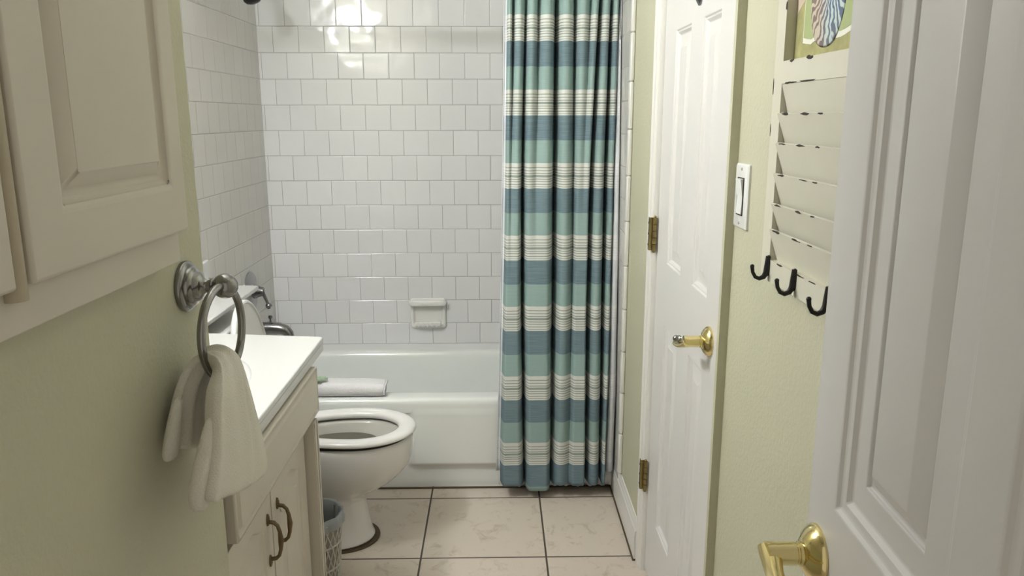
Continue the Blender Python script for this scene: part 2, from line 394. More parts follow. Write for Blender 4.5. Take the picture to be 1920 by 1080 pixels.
# outline of counter incl. banjo ledge (seen from above), with an elliptical basin hole
CZ = .80; CT = .036
bx, by, ba, bb = -.775, 1.655, .19, .255   # basin centre, half axes (x, y)
outl = [(-1.03, 1.266), (-.478, 1.266), (-.478, 2.075), (-.484, 2.083), (-.80, 2.125), (-.832, 2.135), (-.85, 2.165), (-.856, 2.21), (-.856, 2.755), (-.862, 2.763), (-1.0205, 2.763), (-1.0205, 2.61), (-1.03, 2.61)]
hole = [(bx+ba*cos(-2*pi*k/40), by+bb*sin(-2*pi*k/40)) for k in range(40)]
mb = MB()
fill_face(mb, outl, [hole], lambda u, v, d: Vector((u, v, CZ)))
mb.loft([[Vector((u, v, z)) for u, v in outl] for z in (CZ, CZ-.016)], False, True)
obj('slab', mb, m_counter, ct, bevel=.004, bseg=3, ang=30)
mb = MB().loft([[Vector((u, v, z)) for u, v in ((-1.03, 1.266), (-.479, 1.266), (-.479, 2.0745), (-.484, 2.081), (-.80, 2.123), (-1.03, 2.123))] for z in (CZ-.0155, CZ-CT)], False, False)
mb.box(-.52, -.4792, 1.268, 2.07, CZ-CT, CZ-.0158)
obj('edge_skirt', mb, m_counter, ct, bevel=.003)
mb = MB(); loops = []
for s_, z in ((1.0, 0), (.985, .0015), (.96, .001), (.93, -.006), (.87, -.03), (.76, -.07), (.6, -.105), (.4, -.125), (.2, -.132), (.07, -.134)):
    loops.append([Vector((bx+ba*s_*cos(2*pi*k/40), by+bb*s_*sin(2*pi*k/40), CZ+z)) for k in range(40)])
mb.loft(loops, False, True)
obj('basin', mb, m_counter, ct, ang=0)
obj('basin_rim', MB().loft([[Vector((bx+ba*s_*cos(2*pi*k/48), by+bb*s_*sin(2*pi*k/48), CZ+z)) for k in range(48)] for s_, z in ((1.12, 0), (1.10, .003), (1.05, .0045), (1.0, .003), (.985, -.002))], False, False), m_counter, ct, ang=0)
obj('backsplash', MB().box(-1.0300, -1.012, 1.27, 2.584, CZ, CZ+.105).box(-1.0175, -1.003, 2.606, 2.70, CZ, CZ+.105), m_counter, ct, bevel=.004)
fc = thing('faucet', (-.955, 1.655, CZ), 'chrome two handle basin faucet at the back of the counter', 'faucet')
obj('faucet_body', MB().box(-.975, -.935, 1.58, 1.73, CZ, CZ+.018), m_chrome, fc, bevel=.006)
obj('faucet_spout', MB().tube([(-.955, 1.655, CZ+.01), (-.955, 1.655, CZ+.07), (-.935, 1.655, CZ+.10), (-.90, 1.655, CZ+.10), (-.875, 1.655, CZ+.08)], .011), m_chrome, fc)
for yy in (1.595, 1.715): obj('faucet_handle', MB().lathe([(.018, 0), (.014, .02), (.02, .035), (.012, .045)], (-.955, yy, CZ+.016)), m_chrome, fc)

# ------------------------------------------------------------------ vanity light bar (above the frame, gives the room its light)
vl = thing('vanity_light', (-1.03, 1.63, 1.98), 'chrome bar of four lit round bulbs on the wall above the vanity', 'light fixture')
obj('light_bar', MB().box(-1.031, -1.0, 1.33, 1.93, 1.95, 2.05), m_chrome, vl, bevel=.01)
for yy in (1.405, 1.555, 1.705, 1.855):
    g_ = obj('bulb', MB().ball((-.945, yy, 2.0), .048, 24), m_globe, vl, ang=0)
    obj('bulb_socket', MB().lathe([(.022, 0), (.022, .03)], (-1.0, yy, 2.0), (1, 0, 0), 18), m_chrome, g_)

# ------------------------------------------------------------------ bathtub
tub = thing('bathtub', (-.3, 3.14, 0), 'glossy white built-in bathtub below the tiled wall', 'bathtub')
X0, X1 = -1.020, .4355
RZ = .362
mb = MB()
L = [rrect(X0, X1, 2.766, 3.513, .012, z) for z in (RZ-.055, RZ-.030)]
L += [rrect(X0, X1, 2.766+d, 3.513, .012+d*.2, z) for d, z in ((.001, RZ-.018), (.005, RZ-.008), (.012, RZ-.002), (.022, RZ))]
inn = [(.075, RZ), (.082, RZ-.002), (.090, RZ-.009), (.096, RZ-.022), (.103, RZ-.06), (.118, .16), (.135, .11), (.17, .085), (.24, .078)]
for d, z in inn:
    e = d-.075
    L.append(rrect(X0+.06+e*1.7, X1-.045-e*2.6, 2.766+d, 3.513-(d+.05), .11+.02*min(1, e*10), z))
mb.loft(L, False, True)
obj('tub_shell', mb, m_tub, tub, ang=0, sub=1)
# apron: recessed field on the left, bulging panel with rounded edge on the right, stepped foot
mb = MB(); nx, nz = 110, 44; V = []
def sm(a, b, t): t = min(1, max(0, (t-a)/(b-a))); return t*t*(3-2*t)
for j in range(nz+1):
    z = .0+(RZ-.028)*j/nz
    for i in range(nx+1):
        x = X0+(X1-X0)*i/nx
        y = 2.7665+.010*(1-sm(RZ-.075, RZ-.03, z))                     # under the rolled rim
        fld = sm(-.345, -.315, x)*(1-sm(.40, .43, x))
        y -= .012*fld*sm(.088, .100, z)*(1-sm(RZ-.07, RZ-.03, z))
        y += .005*(1-sm(.075, .092, z))*fld
        V.append(Vector((x, y, z)))
Fc = [(j*(nx+1)+i, j*(nx+1)+i+1, (j+1)*(nx+1)+i+1, (j+1)*(nx+1)+i) for j in range(nz) for i in range(nx)]
mb.add(V, Fc); obj('apron', mb, m_tub, tub, ang=0)

# tub valve, lever, spout, shower head
vv = thing('tub_valve', (-1.021, 3.175, .69), 'smoky chrome round tub valve plate with ball ended lever', 'tub valve')
obj('escutcheon', MB().lathe([(.084, 0), (.084, .004), (.078, .008), (.05, .012), (.04, .016)], (-1.0215, 3.175, .685), (1, 0, 0), 48), m_plate, vv, ang=50)
obj('valve_stem', MB().lathe([(.03, .012), (.026, .03), (.02, .045), (.018, .055)], (-1.0215, 3.175, .685), (1, 0, 0), 28), m_dchrome, vv)
obj('valve_lever', MB().tube([(-.975, 3.175, .69), (-.968, 3.177, .672), (-.96, 3.18, .65), (-.953, 3.182, .628)], [.011, .008, .0065, .006]).ball((-.952, 3.183, .622), .0135), m_chrome, vv)
ts = thing('tub_spout', (-1.021, 3.17, .53), 'chrome tub spout reaching over the tub from the left wall', 'tub spout')
obj('spout_body', MB().lathe([(.030, 0), (.028, .01), (.026, .05)], (-1.0215, 3.17, .528), (1, 0, 0), 24).tube([(-.99, 3.17, .528), (-.95, 3.17, .530), (-.91, 3.17, .528), (-.885, 3.17, .520), (-.872, 3.17, .505), (-.870, 3.17, .49)], [.027, .0265, .025, .023, .02, .019], 20), m_chrome, ts)
obj('diverter_knob', MB().lathe([(.004, 0), (.004, .018), (.009, .02), (.009, .028), (.005, .031)], (-.945, 3.17, .553), n=18), m_dchrome, ts)
sh = thing('shower_head', (-1.021, 3.17, 1.93), 'dark shower head at the top left above the tub', 'shower head')
obj('shower_arm', MB().tube([(-1.02, 3.10, 1.93), (-.98, 3.10, 1.93), (-.95, 3.10, 1.915), (-.925, 3.10, 1.885)], .010), m_chrome, sh)
obj('arm_flange', MB().lathe([(.03, 0), (.028, .006), (.012, .012)], (-1.0215, 3.10, 1.93), (1, 0, 0), 28), m_chrome, sh)
obj('spray_head', MB().lathe([(.012, -.03), (.016, -.01), (.020, .0), (.030, .028), (.034, .045), (.033, .055), (.026, .064), (.012, .069)], (-.922, 3.10, 1.872), (.28, -.05, -1), 32), [m_iron], sh, ang=50)

# ceramic soap dish on the back wall
sd = thing('soap_dish', (-.318, 3.514, .50), 'white ceramic soap dish set in the tiled wall above the tub', 'soap dish')
mb = MB()
def sdp(u, v, d): return Vector((-.318+u, 3.5135-d, .505+v))
o4 = lambda hx, z0, z1, r, d: [Vector((-.318+q.x, 3.5135-d, q.y)) for q in rrect(-hx, hx, z0, z1, r, 0, 5)]
mb.loft([o4(.082, .434, .577, .012, 0), o4(.082, .434, .577, .012, .008), o4(.078, .438, .573, .012, .016), o4(.068, .452, .555, .010, .018), o4(.062, .458, .548, .010, .004), o4(.058, .462, .545, .010, .003)], False, True)
obj('dish_frame', mb, m_porc, sd, ang=60, sub=1)
obj('top_lip', MB().loft([o4(.084, .545, .572, .012, .010), o4(.087, .544, .574, .013, .024), o4(.086, .545, .573, .013, .040), o4(.080, .549, .569, .010, .046)], True, True), m_porc, sd, ang=60, sub=1)
mb = MB().loft([[Vector((x, y, z)) for y, z in ((3.5085, .454), (3.480, .447), (3.474, .455), (3.474, .468), (3.479, .471), (3.484, .464), (3.5085, .466))] for x in (-.377, -.259)])
obj('tray', mb, m_porc, sd, bevel=.003, ang=50)
mb = MB()
for k in range(5): mb.loft([rrect(-.366+.021*k, -.358+.021*k, 3.4725, 3.476, .0012, z, 3) for z in (.450, .468)])
obj('tray_ridge', mb, m_porc, sd)

# ------------------------------------------------------------------ toilet
to = thing('toilet', (-.62, 2.43, 0), 'white round front toilet with open lid beside the bathtub', 'toilet')
TY = 2.43
def bowl(xf, xb, hw, z, n=44, cy=TY, pw=2.0):
    out = []; L1 = hw*1.18
    cx = xf-L1
    for k in range(n):
        a = 2*pi*k/n; c_, s_ = cos(a), sin(a)
        if c_ >= 0: x = cx+L1*c_
        else: x = cx+(cx-xb)*c_
        w = hw*(abs(s_)**(1.0 if c_ >= 0 else .72))*(1 if s_ > 0 else -1)
        out.append(Vector((x, cy+w, z)))
    return out
mb = MB()
L = [bowl(-.405, -.80, .112, .006, cy=TY-.01), bowl(-.42, -.80, .105, .012, cy=TY-.01), bowl(-.426, -.80, .100, .03, cy=TY-.01), bowl(-.437, -.80, .092, .08, cy=TY-.01), bowl(-.446, -.80, .087, .13),
     bowl(-.448, -.80, .087, .152), bowl(-.428, -.81, .092, .170), bowl(-.375, -.82, .116, .196), bowl(-.322, -.82, .141, .232), bowl(-.290, -.82, .153, .275), bowl(-.280, -.82, .157, .32),
     bowl(-.279, -.82, .158, .355), bowl(-.283, -.818, .154, .366), bowl(-.29, -.81, .148, .370)]
Lb = [bowl(-.29, -.81, .148, .370), bowl(-.325, -.66, .112, .3702), bowl(-.330, -.655, .107, .364), bowl(-.345, -.65, .102, .352), bowl(-.385, -.645, .092, .336), bowl(-.41, -.63, .084, .30), bowl(-.39, -.60, .060, .235), bowl(-.42, -.57, .035, .228)]
mb.loft(Lb, False, True); obj('bowl_inside', mb, m_bowl_in_shaded, to, ang=0, sub=1); mb = MB()
mb.loft(L, True, False)
obj('bowl', mb, [m_porc], to, ang=0, sub=1)
mb = MB().loft([bowl(-.390, -.642, .091, .334), bowl(-.44, -.59, .05, .3342)], False, True)
obj('bowl_water', mb, mat('grey bowl water', (.13, .125, .10), .7, spec=.1), to, ang=0)
# seat ring
mb = MB(); L = []
for xo, hwo, z in ((-.272, .160, .381), (-.268, .163, .386), (-.270, .162, .394), (-.278, .155, .3995), (-.290, .145, .401), (-.315, .122, .400), (-.325, .113, .397), (-.330, .108, .388), (-.328, .110, .3745), (-.310, .128, .3745), (-.300, .138, .381)):
    t = (xo+.268)/(-.062)
    L.append(bowl(xo, -.72+.05*min(1, max(0, t)), hwo, z))
L.append(L[0])
mb.loft(L, False, False); obj('seat', mb, m_seat, to, ang=0, sub=1)
obj('seat_gap_shade', MB().loft([bowl(-.291, -.80, .146, .3705), bowl(-.289, -.80, .147, .3815), bowl(-.300, -.75, .139, .3815), bowl(-.300, -.75, .139, .3705)], False, False), m_gap_shade, to, ang=60)  # dark ring added to paint the shade between seat and bowl rim
# raised lid, leaning back on the ledge: oval slab
mb = MB(); L = []
def lid(d, off, n=48):
    out = []
    for k in range(n):
        a = 2*pi*k/n; v = sin(a); u = cos(a)
        y = TY+.163*u*(1-d/.163) if True else 0
        zc = .60; hz = .222
        zz = zc+hz*v*(1-d/.2)
        if v < 0: y = TY+(.163-d)*(1 if u > 0 else -1)*abs(u)**.6; zz = zc+(.19-d)*v
        x = -.773-.040*(zz-.41)/.41+off
        out.append(Vector((x, y, zz)))
    return out
L = [lid(.02, -.004), lid(.006, -.009), lid(.0, -.003), lid(.0, .006), lid(.004, .0105), lid(.009, .0105), lid(.012, .005), lid(.05, .004)]
mb.loft(L, True, True); obj('lid', mb, m_seat, to, ang=60)
mb = MB()
for yy in (TY-.07, TY+.07): obj('lid_hinge', MB().lathe([(.012, -.02), (.012, .02)], (-.765, yy, .398), (0, 1, 0), 16), m_seat, to)

for yy in (2.585, 2.275): obj('lid_bumper', MB().ball((-.775, yy, .60), .007), m_white, to)
obj('tank', MB().loft([rrect(-1.015, -.845+e, 2.235-e, 2.625+e, .03, z) for e, z in ((-.02, .372), (-.005, .40), (0, .45), (.008, .715))]), m_porc, to, ang=50)
obj('tank_lid', MB().loft([rrect(-1.017, -.832, 2.222, 2.638, .03, z) for z in (.715, .742)]), m_porc, to, bevel=.006, ang=50)
obj('caulk_ring', MB().loft([bowl(-.4015, -.80, .1145, .0005, cy=TY-.01), bowl(-.4015, -.80, .1145, .0050, cy=TY-.01)], False, True), m_caulk, to, ang=60)

# waste basket between vanity and toilet
BX, BY = -.548, 2.125
wb = thing('waste_basket', (BX, BY, 0), 'small woven grey basket with bag liner between vanity and toilet', 'waste basket')
mb = MB().loft([[Vector((BX+r*cos(2*pi*k/40), BY+r*sin(2*pi*k/40), z)) for k in range(40)] for r, z in ((.064, .0), (.066, .005), (.082, .24), (.079, .24), (.063, .012), (.01, .012))])
obj('basket_wall', mb, m_ridge, wb, ang=50)
mb = MB()
for k in range(26):                        # crossing cane strands
    for sgn in (1, -1):
        P = []
        for j in range(9):
            t = j/8; a = 2*pi*(k/26)+sgn*t*1.0; r = .067+.0165*t+.0015*sin(pi*t*4+k)
            P.append((BX+r*cos(a), BY+r*sin(a), .006+.232*t))
        mb.tube(P, .0021, 5)
for z in (.01, .085, .16, .235): mb.torus((BX, BY, z), .0665+.0165*z/.24, .0032, n=40, k=6)
obj('cane_strand', mb, mat('weathered cane', (.60, .58, .52), .7), wb)
mb = MB(); L = []
for r, z, w in ((.087, .214, .003), (.0885, .235, .003), (.086, .252, .002), (.078, .249, .002), (.074, .21, .003), (.066, .08, .004), (.02, .03, 0)):
    L.append([Vector((BX+(r+w*sin(9*a_)+w*.6*sin(23*a_))*cos(a_), BY+(r+w*sin(9*a_))*sin(a_), z+w*sin(7*a_))) for a_ in [2*pi*k/72 for k in range(72)]])
mb.loft(L, False, True); obj('bag_liner', mb, m_bag, wb, ang=0)

# ------------------------------------------------------------------ bath mat folded on the rim, leaf wrapped soap
bm_ = thing('folded_towel', (-.58, 2.83, RZ), 'white folded towel lying on the front rim of the bathtub', 'towel')
def roundsec(x, y0, y1, z0, z1, r, n=6, jit=0):
    return [Vector((x, q.x, q.y)) for q in rrect(y0, y1, z0, z1, r, 0, n)]
mb = MB(); L = []
xs = [-.80, -.70, -.62, -.55, -.50, -.46, -.440, -.431, -.427]
for i, x in enumerate(xs):
    w = .003*sin(i*2.1); e = .0 if i < 6 else (.001, .004, .010)[i-6]
    L.append([Vector((x+.010*(q.y-RZ)/.06, q.x, q.y)) for q in rrect(2.778+e, 2.872-e, RZ+.0015+e*.3, RZ+.058+w*.6-e-.010*(i/8), .024-e, 0, 6)])
for f_, dx in ((.80, -.002), (.74, -.022)):
    cy_ = sum(q.y for q in L[8])/len(L[8]); cz_ = sum(q.z for q in L[8])/len(L[8])
    L.append([Vector((q.x+dx, cy_+(q.y-cy_)*f_, cz_+(q.z-cz_)*f_)) for q in L[8]])
mb.loft(L, True, True); obj('folded_cloth', mb, m_towel2, bm_, ang=60, sub=1)
# the rolled layers showing at the right end
mb = MB()
for k, (r, c_) in enumerate(((.021, 0), (.014, .003), (.007, .004))):
    P = []
    for j in range(20):
        a = pi*(.95-1.85*j/19); P.append((-.427-.0006*k, 2.825+r*1.5*cos(a)+c_, RZ+.025+r*sin(a)*.85))
    mb.tube(P, .0030, 8)
mb.tube([(-.4235, 2.862, RZ+.036), (-.420, 2.845, RZ+.047), (-.420, 2.82, RZ+.048), (-.422, 2.795, RZ+.042), (-.425, 2.784, RZ+.026), (-.426, 2.785, RZ+.010)], .0026, 8)
obj('rolled_edge', mb, m_towel2, bm_)
sp_ = thing('wrapped_soap', (-.665, 2.80, RZ+.06), 'small pale green leaf shaped packet on the folded white towel', 'soap packet')
mb = MB()
for (x, y, ang_, l) in ((-.668, 2.800, .25, .045), (-.672, 2.80, 1.2, .035), (-.680, 2.79, -.7, .04), (-.690, 2.80, 2.2, .03)):
    d = Vector((cos(ang_), sin(ang_)*.5, 0)); n = Vector((-d.y, d.x, 0)); V = []
    for j in range(7):
        t = j/6; w = .014*sin(pi*t)**.7; c_ = Vector((x, y, RZ+.0585+.016*sin(pi*t*.8)))+d*(l*(t-.3))
        V += [c_-n*w+Vector((0, 0, -.004)), c_+Vector((0, 0, .004)), c_+n*w+Vector((0, 0, -.003))]
    mb.add(V, [(3*j+i, 3*j+i+1, 3*j+i+4, 3*j+i+3) for j in range(6) for i in range(2)])
mb2 = mb; obj('leaf_wrap', mb2, m_green_soap, sp_, solid=.0016)
obj('soap_bar', MB().loft([rrect(-.715, -.675, 2.79, 2.83, .012, z) for z in (RZ+.056, RZ+.068)]), m_green_soap, sp_, bevel=.004)

# ------------------------------------------------------------------ curtain rod, curtain, liner
rod = thing('curtain_rod', (-.29, 2.86, 1.82), 'metal shower curtain rod above the tub with round wall flange', 'curtain rod')
obj('rod', MB().lathe([(.0125, 0), (.0125, 1.456)], (-1.02, 2.86, 1.822), (1, 0, 0), 20), m_chrome, rod)
for x, s_ in ((-1.0215, 1), (.4358, -1)):
    obj('rod_flange', MB().lathe([(.05, 0), (.05, .004), (.042, .010), (.022, .016), (.02, .026)], (x, 2.86, 1.822), (s_, 0, 0), 32), mat('pale flange', (.62, .60, .58), .35), rod, ang=50)

def Yc(z): return 2.694+max(0, (z-.4))/1.4*.135
# (x bottom, mid, top, depth bottom, mid, top)
CR = [(.009, .028, .040, .026, .034, .022), (.045, .050, .060, .000, .004, .036), (.0985, .092, .106, .050, .080, .040), (.150, .140, .150, .000, .004, .040),
      (.199, .207, .212, .050, .092, .080), (.263, .273, .278, .010, .030, .056), (.300, .305, .330, .000, .000, .026), (.327, .332, .364, .050, .078, .066),
      (.382, .388, .404, .050, .074, .060), (.402, .417, .431, .052, .050, .034)]
def q3(a, b, c, z):
    """quadratic through z=.15, 1.03, 1.78"""
    t = (z-.15)/1.63; tm = .54
    return a*(t-tm)*(t-1)/(tm)+b*t*(t-1)/(tm*(tm-1))+c*t*(t-tm)/(1-tm) if 0 <= t else a+(b-a)*t*.5
def profile(z, n=30, zoff=0, amp=1):
    pts = []
    X = [q3(c[0], c[1], c[2], z) for c in CR]; D = [max(0, q3(c[3], c[4], c[5], max(z, .15)))*amp for c in CR]
    for i in range(len(CR)-1):
        for k in range(n):
            t = k/n; s_ = abs(2*t-1); d = D[i] if t < .5 else D[i+1]
            x = X[i]+(X[i+1]-X[i])*(t-.10*sin(2*pi*t)*min(1, d/.05))
            fr = (.010+.022*(1-min(1, z/1.2)))*amp
            y = Yc(z)+d*(.5-.5*cos(pi*s_))**1.25-fr*(1-s_**2*min(1, d/.03))
            pts.append((x, y+zoff))
    pts.append((X[-1], Yc(z)+D[-1]+zoff)); return pts
cu = thing('shower_curtain', (.23, 2.75, .03), 'aqua, slate blue and white striped shower curtain hanging in folds', 'shower curtain')
def zb(x): return .036+.020*min(1, max(0, (x-.19)/.03)) if x > .1 else .055-.019*min(1, max(0, (x-.085)/.02))
NZ = 110; mb = MB(); L = []
for j in range(NZ+1):
    t = j/NZ; row = []
    for (x, y) in profile(.04+1.775*t):
        z0 = zb(x); z = z0+(1.8075-z0)*t
        row.append(Vector((x+.0015*noise.noise(Vector((x*9, 0, z*3))), y+.004*noise.noise(Vector((x*14, 3, z*4))), z)))
    L.append(row)
mb.loft(L, False, False, closed=False)
obj('curtain_cloth', mb, m_curtain, cu, ang=0, solid=.0016)
# turned back side edges, showing the pale reverse of the cloth
mb = MB(); L = []
for j in range(61):
    z = .10+1.706*j/60; xe = q3(.400, .414, .428, z)
    w = .034
    L.append([Vector((min(xe+w*k/5, .4320), Yc(z)+(.022-.034*sin(pi*(k+1)/6)), z)) for k in range(6)])
mb.loft(L, False, False, closed=False); obj('turned_edge', mb, m_curtain_pale, cu, ang=0, solid=.0016)
mb = MB(); L = []
for j in range(61):
    z = .09+1.715*j/60; xe = q3(.009, .028, .040, z); w = .011+.006*max(0, 1-z/.5)
    L.append([Vector((xe-w*k/5+.001, Yc(z)+.028+.004*sin(pi*k/5), z)) for k in range(6)])
mb.loft(L, False, False, closed=False); obj('turned_edge', mb, m_curtain_pale, cu, ang=0, solid=.0016)
li = thing('shower_liner', (.22, 2.76, .02), 'plain white vinyl liner hanging behind the striped curtain', 'shower liner')
mb = MB(); L = []
for j in range(81):
    t = j/80; row = []
    for i in range(141):
        s_ = i/140; z = .026+.006*sin(s_*60)+(1.781)*t-.010
        xl = q3(.004, .018, .030, z)
        x = xl+(.4325-xl)*s_
        yb = Yc(z)+.0605 if z < .40 else Yc(z)+.0605+.035*min(1, (z-.4)/.3)
        y = min(yb, 2.7575 if z < .38 else 9)+.0+(.0035 if z < .4 else .008)*sin(s_*2*pi*7.5+.4)*(-1)-.003
        if s_ > .93: y -= .010*sm(.93, 1, s_)
        row.append(Vector((x, y, z)))
    L.append(row)
mb.loft(L, False, False, closed=False); obj('liner_sheet', mb, m_liner, li, ang=0, solid=.0008)
# scalloped liner bottom showing under the curtain hem
# ------------------------------------------------------------------ towel ring and hand towel
RX, RY, RZt = -.42, 1.122, 1.147
tr = thing('towel_ring', (-.48, 1.185, 1.13), 'brushed nickel towel ring on the pale green partition wall', 'towel ring')
RYo = 1.180
obj('wall_rose', MB().lathe([(.0385, 0), (.0395, .004), (.0385, .008), (.034, .0105), (.031, .011), (.0305, .014), (.0285, .018), (.0245, .0195), (.0235, .0205), (.022, .026), (.017, .0285), (.0125, .031), (.0105, .035), (.0098, .040), (.0115, .042), (.0135, .0445), (.0115, .047)], (-.4800, RYo, 1.137), (1, 0, 0), 48), m_chrome, tr, ang=50)
obj('ball_finial', MB().lathe([(.013, -.004)] + [(.0195*sin(pi*(.2+.8*k/12)), .0195*(1-cos(pi*(.2+.8*k/12)))) for k in range(13)], (-.437, RYo, 1.137), (1, 0, 0), 32), m_chrome, tr, ang=60)
rc = (-.419, RYo-.022, 1.071)
rp_ = []
obj('ring', MB().torus(rc, .069, .0062, (1, -.10, 0), 72, 12), m_chrome, tr, ang=0)

ht = thing('hand_towel', (-.41, 1.12, .90), 'white hand towel draped through the nickel towel ring', 'towel')
# ribbon sections: (near edge xyz, far edge xyz, half thickness)
sec = [((-.456, 1.040, .928), (-.456, 1.142, .888), .011), ((-.457, 1.046, .945), (-.457, 1.148, .92), .013), ((-.457, 1.062, .98), (-.457, 1.160, .965), .012),
       ((-.452, 1.085, 1.015), (-.452, 1.165, 1.005), .011), ((-.440, 1.100, 1.038), (-.440, 1.168, 1.030), .012), ((-.420, 1.095, 1.047), (-.420, 1.166, 1.040), .013),
       ((-.398, 1.065, 1.043), (-.402, 1.158, 1.036), .014), ((-.386, 1.015, 1.028), (-.397, 1.156, 1.020), .014), ((-.380, .988, 1.000), (-.396, 1.168, .985), .015), ((-.374, .968, .965), (-.397, 1.192, .930), .016),
       ((-.371, .945, .935), (-.397, 1.215, .870), .017), ((-.370, .925, .912), (-.396, 1.226, .820), .017), ((-.371, .928, .902), (-.396, 1.218, .800), .012)]
mb = MB(); L = []; NN = 46
for i, (a, b, h) in enumerate(sec):
    a, b = Vector(a), Vector(b); pa, pb = sec[max(0, i-1)], sec[min(len(sec)-1, i+1)]
    ca = (Vector(pa[0])+Vector(pa[1]))/2; cb = (Vector(pb[0])+Vector(pb[1]))/2
    t = (cb-ca).normalized(); w = (b-a).normalized(); n = t.cross(w).normalized(); loop = []
    for k in range(NN):
        an = 2*pi*k/NN; c_ = cos(an); s_ = sin(an)
        u = (1-c_)/2; uu = u
        half = h*(abs(s_)**.55)*(1 if s_ > 0 else -1)
        rip = .0045*sin(u*11+.5+i*.25)+.003*sin(u*23+i*.2)
        loop.append(a+(b-a)*uu+n*(half+rip))
    L.append(loop)
mb.loft(L, True, True)
obj('towel_cloth', mb, m_towel, ht, ang=0, sub=2)
# second folded layer: loop of cloth at the near lower edge, and the fold line of the rear half
mb = MB(); L = []
for (x, y, z, r, l) in ((-.452, 1.060, 1.005, .007, .020), (-.455, 1.045, .97, .010, .026), (-.457, 1.035, .945, .011, .030), (-.458, 1.028, .93, .011, .032), (-.458, 1.030, .922, .006, .028)):
    L.append([Vector((x+r*cos(2*pi*k/20), y+l*.5*sin(2*pi*k/20)-.004, z)) for k in range(20)])
mb.loft(L, True, True); obj('towel_fold', mb, m_towel, ht, ang=0, sub=1)
mb = MB(); L = []
for (x, y, z, r, l) in ((-.385, .985, 1.0, .007, .012), (-.386, .962, .965, .011, .020), (-.388, .942, .93, .014, .028), (-.389, .930, .912, .014, .030), (-.389, .928, .896, .013, .028), (-.388, .930, .889, .007, .018)):
    L.append([Vector((x+r*cos(2*pi*k/20), y+l*.5*sin(2*pi*k/20)+.012, z)) for k in range(20)])
mb.loft(L, True, True); obj('towel_fold', mb, m_towel, ht, ang=0, sub=1)

# ------------------------------------------------------------------ wall cabinet on the partition
wc = thing('wall_cabinet', (-.48, .75, 1.19), 'cream wall cabinet with raised panel doors on the green partition', 'cabinet')
obj('face_frame', MB().box(-.4802, -.450, .155, 1.104, 1.190, 2.0), m_cab, wc, bevel=.0015)
def t5(u, v, d): return Vector((-.434+d, .7265+u, v))
CRg = [(0, 0), (.003, -.003), (.006, -.009), (.010, -.0105), (.014, -.0125), (.034, -.0005), (.035, -.0003)]
def wdoor(u0, w, to3):
    return panel_slab(w, .72, .0155, [rect(u0+.065, u0+w-.042, 1.300, 1.89)], CRg, to3, u0, 1.236)
lipm = []
d1 = obj('cabinet_door', wdoor(0, .376, t5), m_cab, wc, bevel=.0045, bseg=3, ang=20)
def t6(u, v, d): return Vector((-.434+d, .325+u, v))
d2 = obj('cabinet_door', wdoor(0, .375, t6), m_cab, wc, bevel=.0045, bseg=3, ang=20)
obj('door_seam', MB().tube([(-.447, .7135, 1.224), (-.447, .7135, 1.98)], .0118, 20), mat('stained centre bead', (.46, .40, .29), .45, var=(9, .25)), wc)

# ------------------------------------------------------------------ light switch
sw = thing('light_switch', (.475, 1.495, 1.24), 'white rocker light switch on the green wall beside the closet door', 'light switch')
def yzr(hy, z0, z1, r, x, cy=1.493): return [Vector((x, cy+q.x, q.y)) for q in rrect(-hy, hy, z0, z1, r, 0, 4)]
obj('switch_plate', MB().loft([yzr(.038, 1.180, 1.303, .003, .4752), yzr(.038, 1.180, 1.303, .003, .471), yzr(.035, 1.183, 1.300, .003, .4685)]), m_white, sw, ang=40)
obj('rocker_gap_shade', MB().loft([yzr(.0185, 1.205, 1.277, .001, .469), yzr(.0185, 1.205, 1.277, .001, .467), yzr(.0168, 1.2065, 1.2755, .001, .467), yzr(.0168, 1.2065, 1.2755, .001, .4687)], False, False), m_gap_shade, sw)  # dark ring painting the shade in the gap around the rocker
mb = MB().loft([[Vector((x, y, z)) for x, z in ((.469, 1.2075), (.4655, 1.2075), (.4668, 1.241), (.4615, 1.2745), (.469, 1.2745))] for y in (1.4775, 1.5085)])
obj('rocker', mb, m_white, sw, bevel=.0006)
for z in (1.190, 1.293): obj('screw', MB().lathe([(.003, 0), (.0025, .0015)], (.4686, 1.493, z), (-1, 0, 0), 14), mat('screw paint', (.45, .44, .42), .4), sw)

# ------------------------------------------------------------------ shutter rack with shell picture and hooks
rk = thing('shutter_rack', (.475, 1.14, 1.125), 'cream distressed louvred shutter rack with shell picture and black hooks', 'wall rack')
FX = .4535    # front plane
YL, YR = 1.308, .985      # far and near outer edges
yi, yj = 1.270, 1.023
def chip(mb, y, z, w, h, x, n=9):
    P = []
    for k in range(n):
        a = 2*pi*k/n; P.append(Vector((x-.0006, y+1.6*w*cos(a)*(.7+.5*random.random()), z+.95*h*sin(a)*(.3+1.0*random.random()))))
    P2 = [q+Vector((.0008, 0, 0)) for q in P]
    mb.cur = 1; mb.loft([P, P2]); mb.cur = 0
def chipped(name, mb, chips, x):
    for y, z, w, h in chips: chip(mb, y, z, w, h, x)
    return obj(name, mb, [m_shutter, m_chip], rk, ang=35)
for a, b in ((yi, YL), (YR, yj)):
    mb = MB().box(FX, .4745, a, b, 1.158, 1.76)
    e = a if a == yi else b
    chipped('stile', mb, [(a+.001, z, .0018, .008) for z in (1.56, 1.60, 1.655)]+[(b-.001, 1.44, .001, .014), (b-.001, 1.37, .001, .010)] if a == yi else [], FX)
mb = MB().box(FX, .4745, YR, YL, 1.122, 1.158)
chipped('bottom_rail', mb, [(1.222, 1.157, .008, .002), (1.14, 1.157, .011, .0015), (1.09, 1.157, .009, .0018)], FX)
mb = MB().box(FX, .4745, yj, yi, 1.441, 1.476)
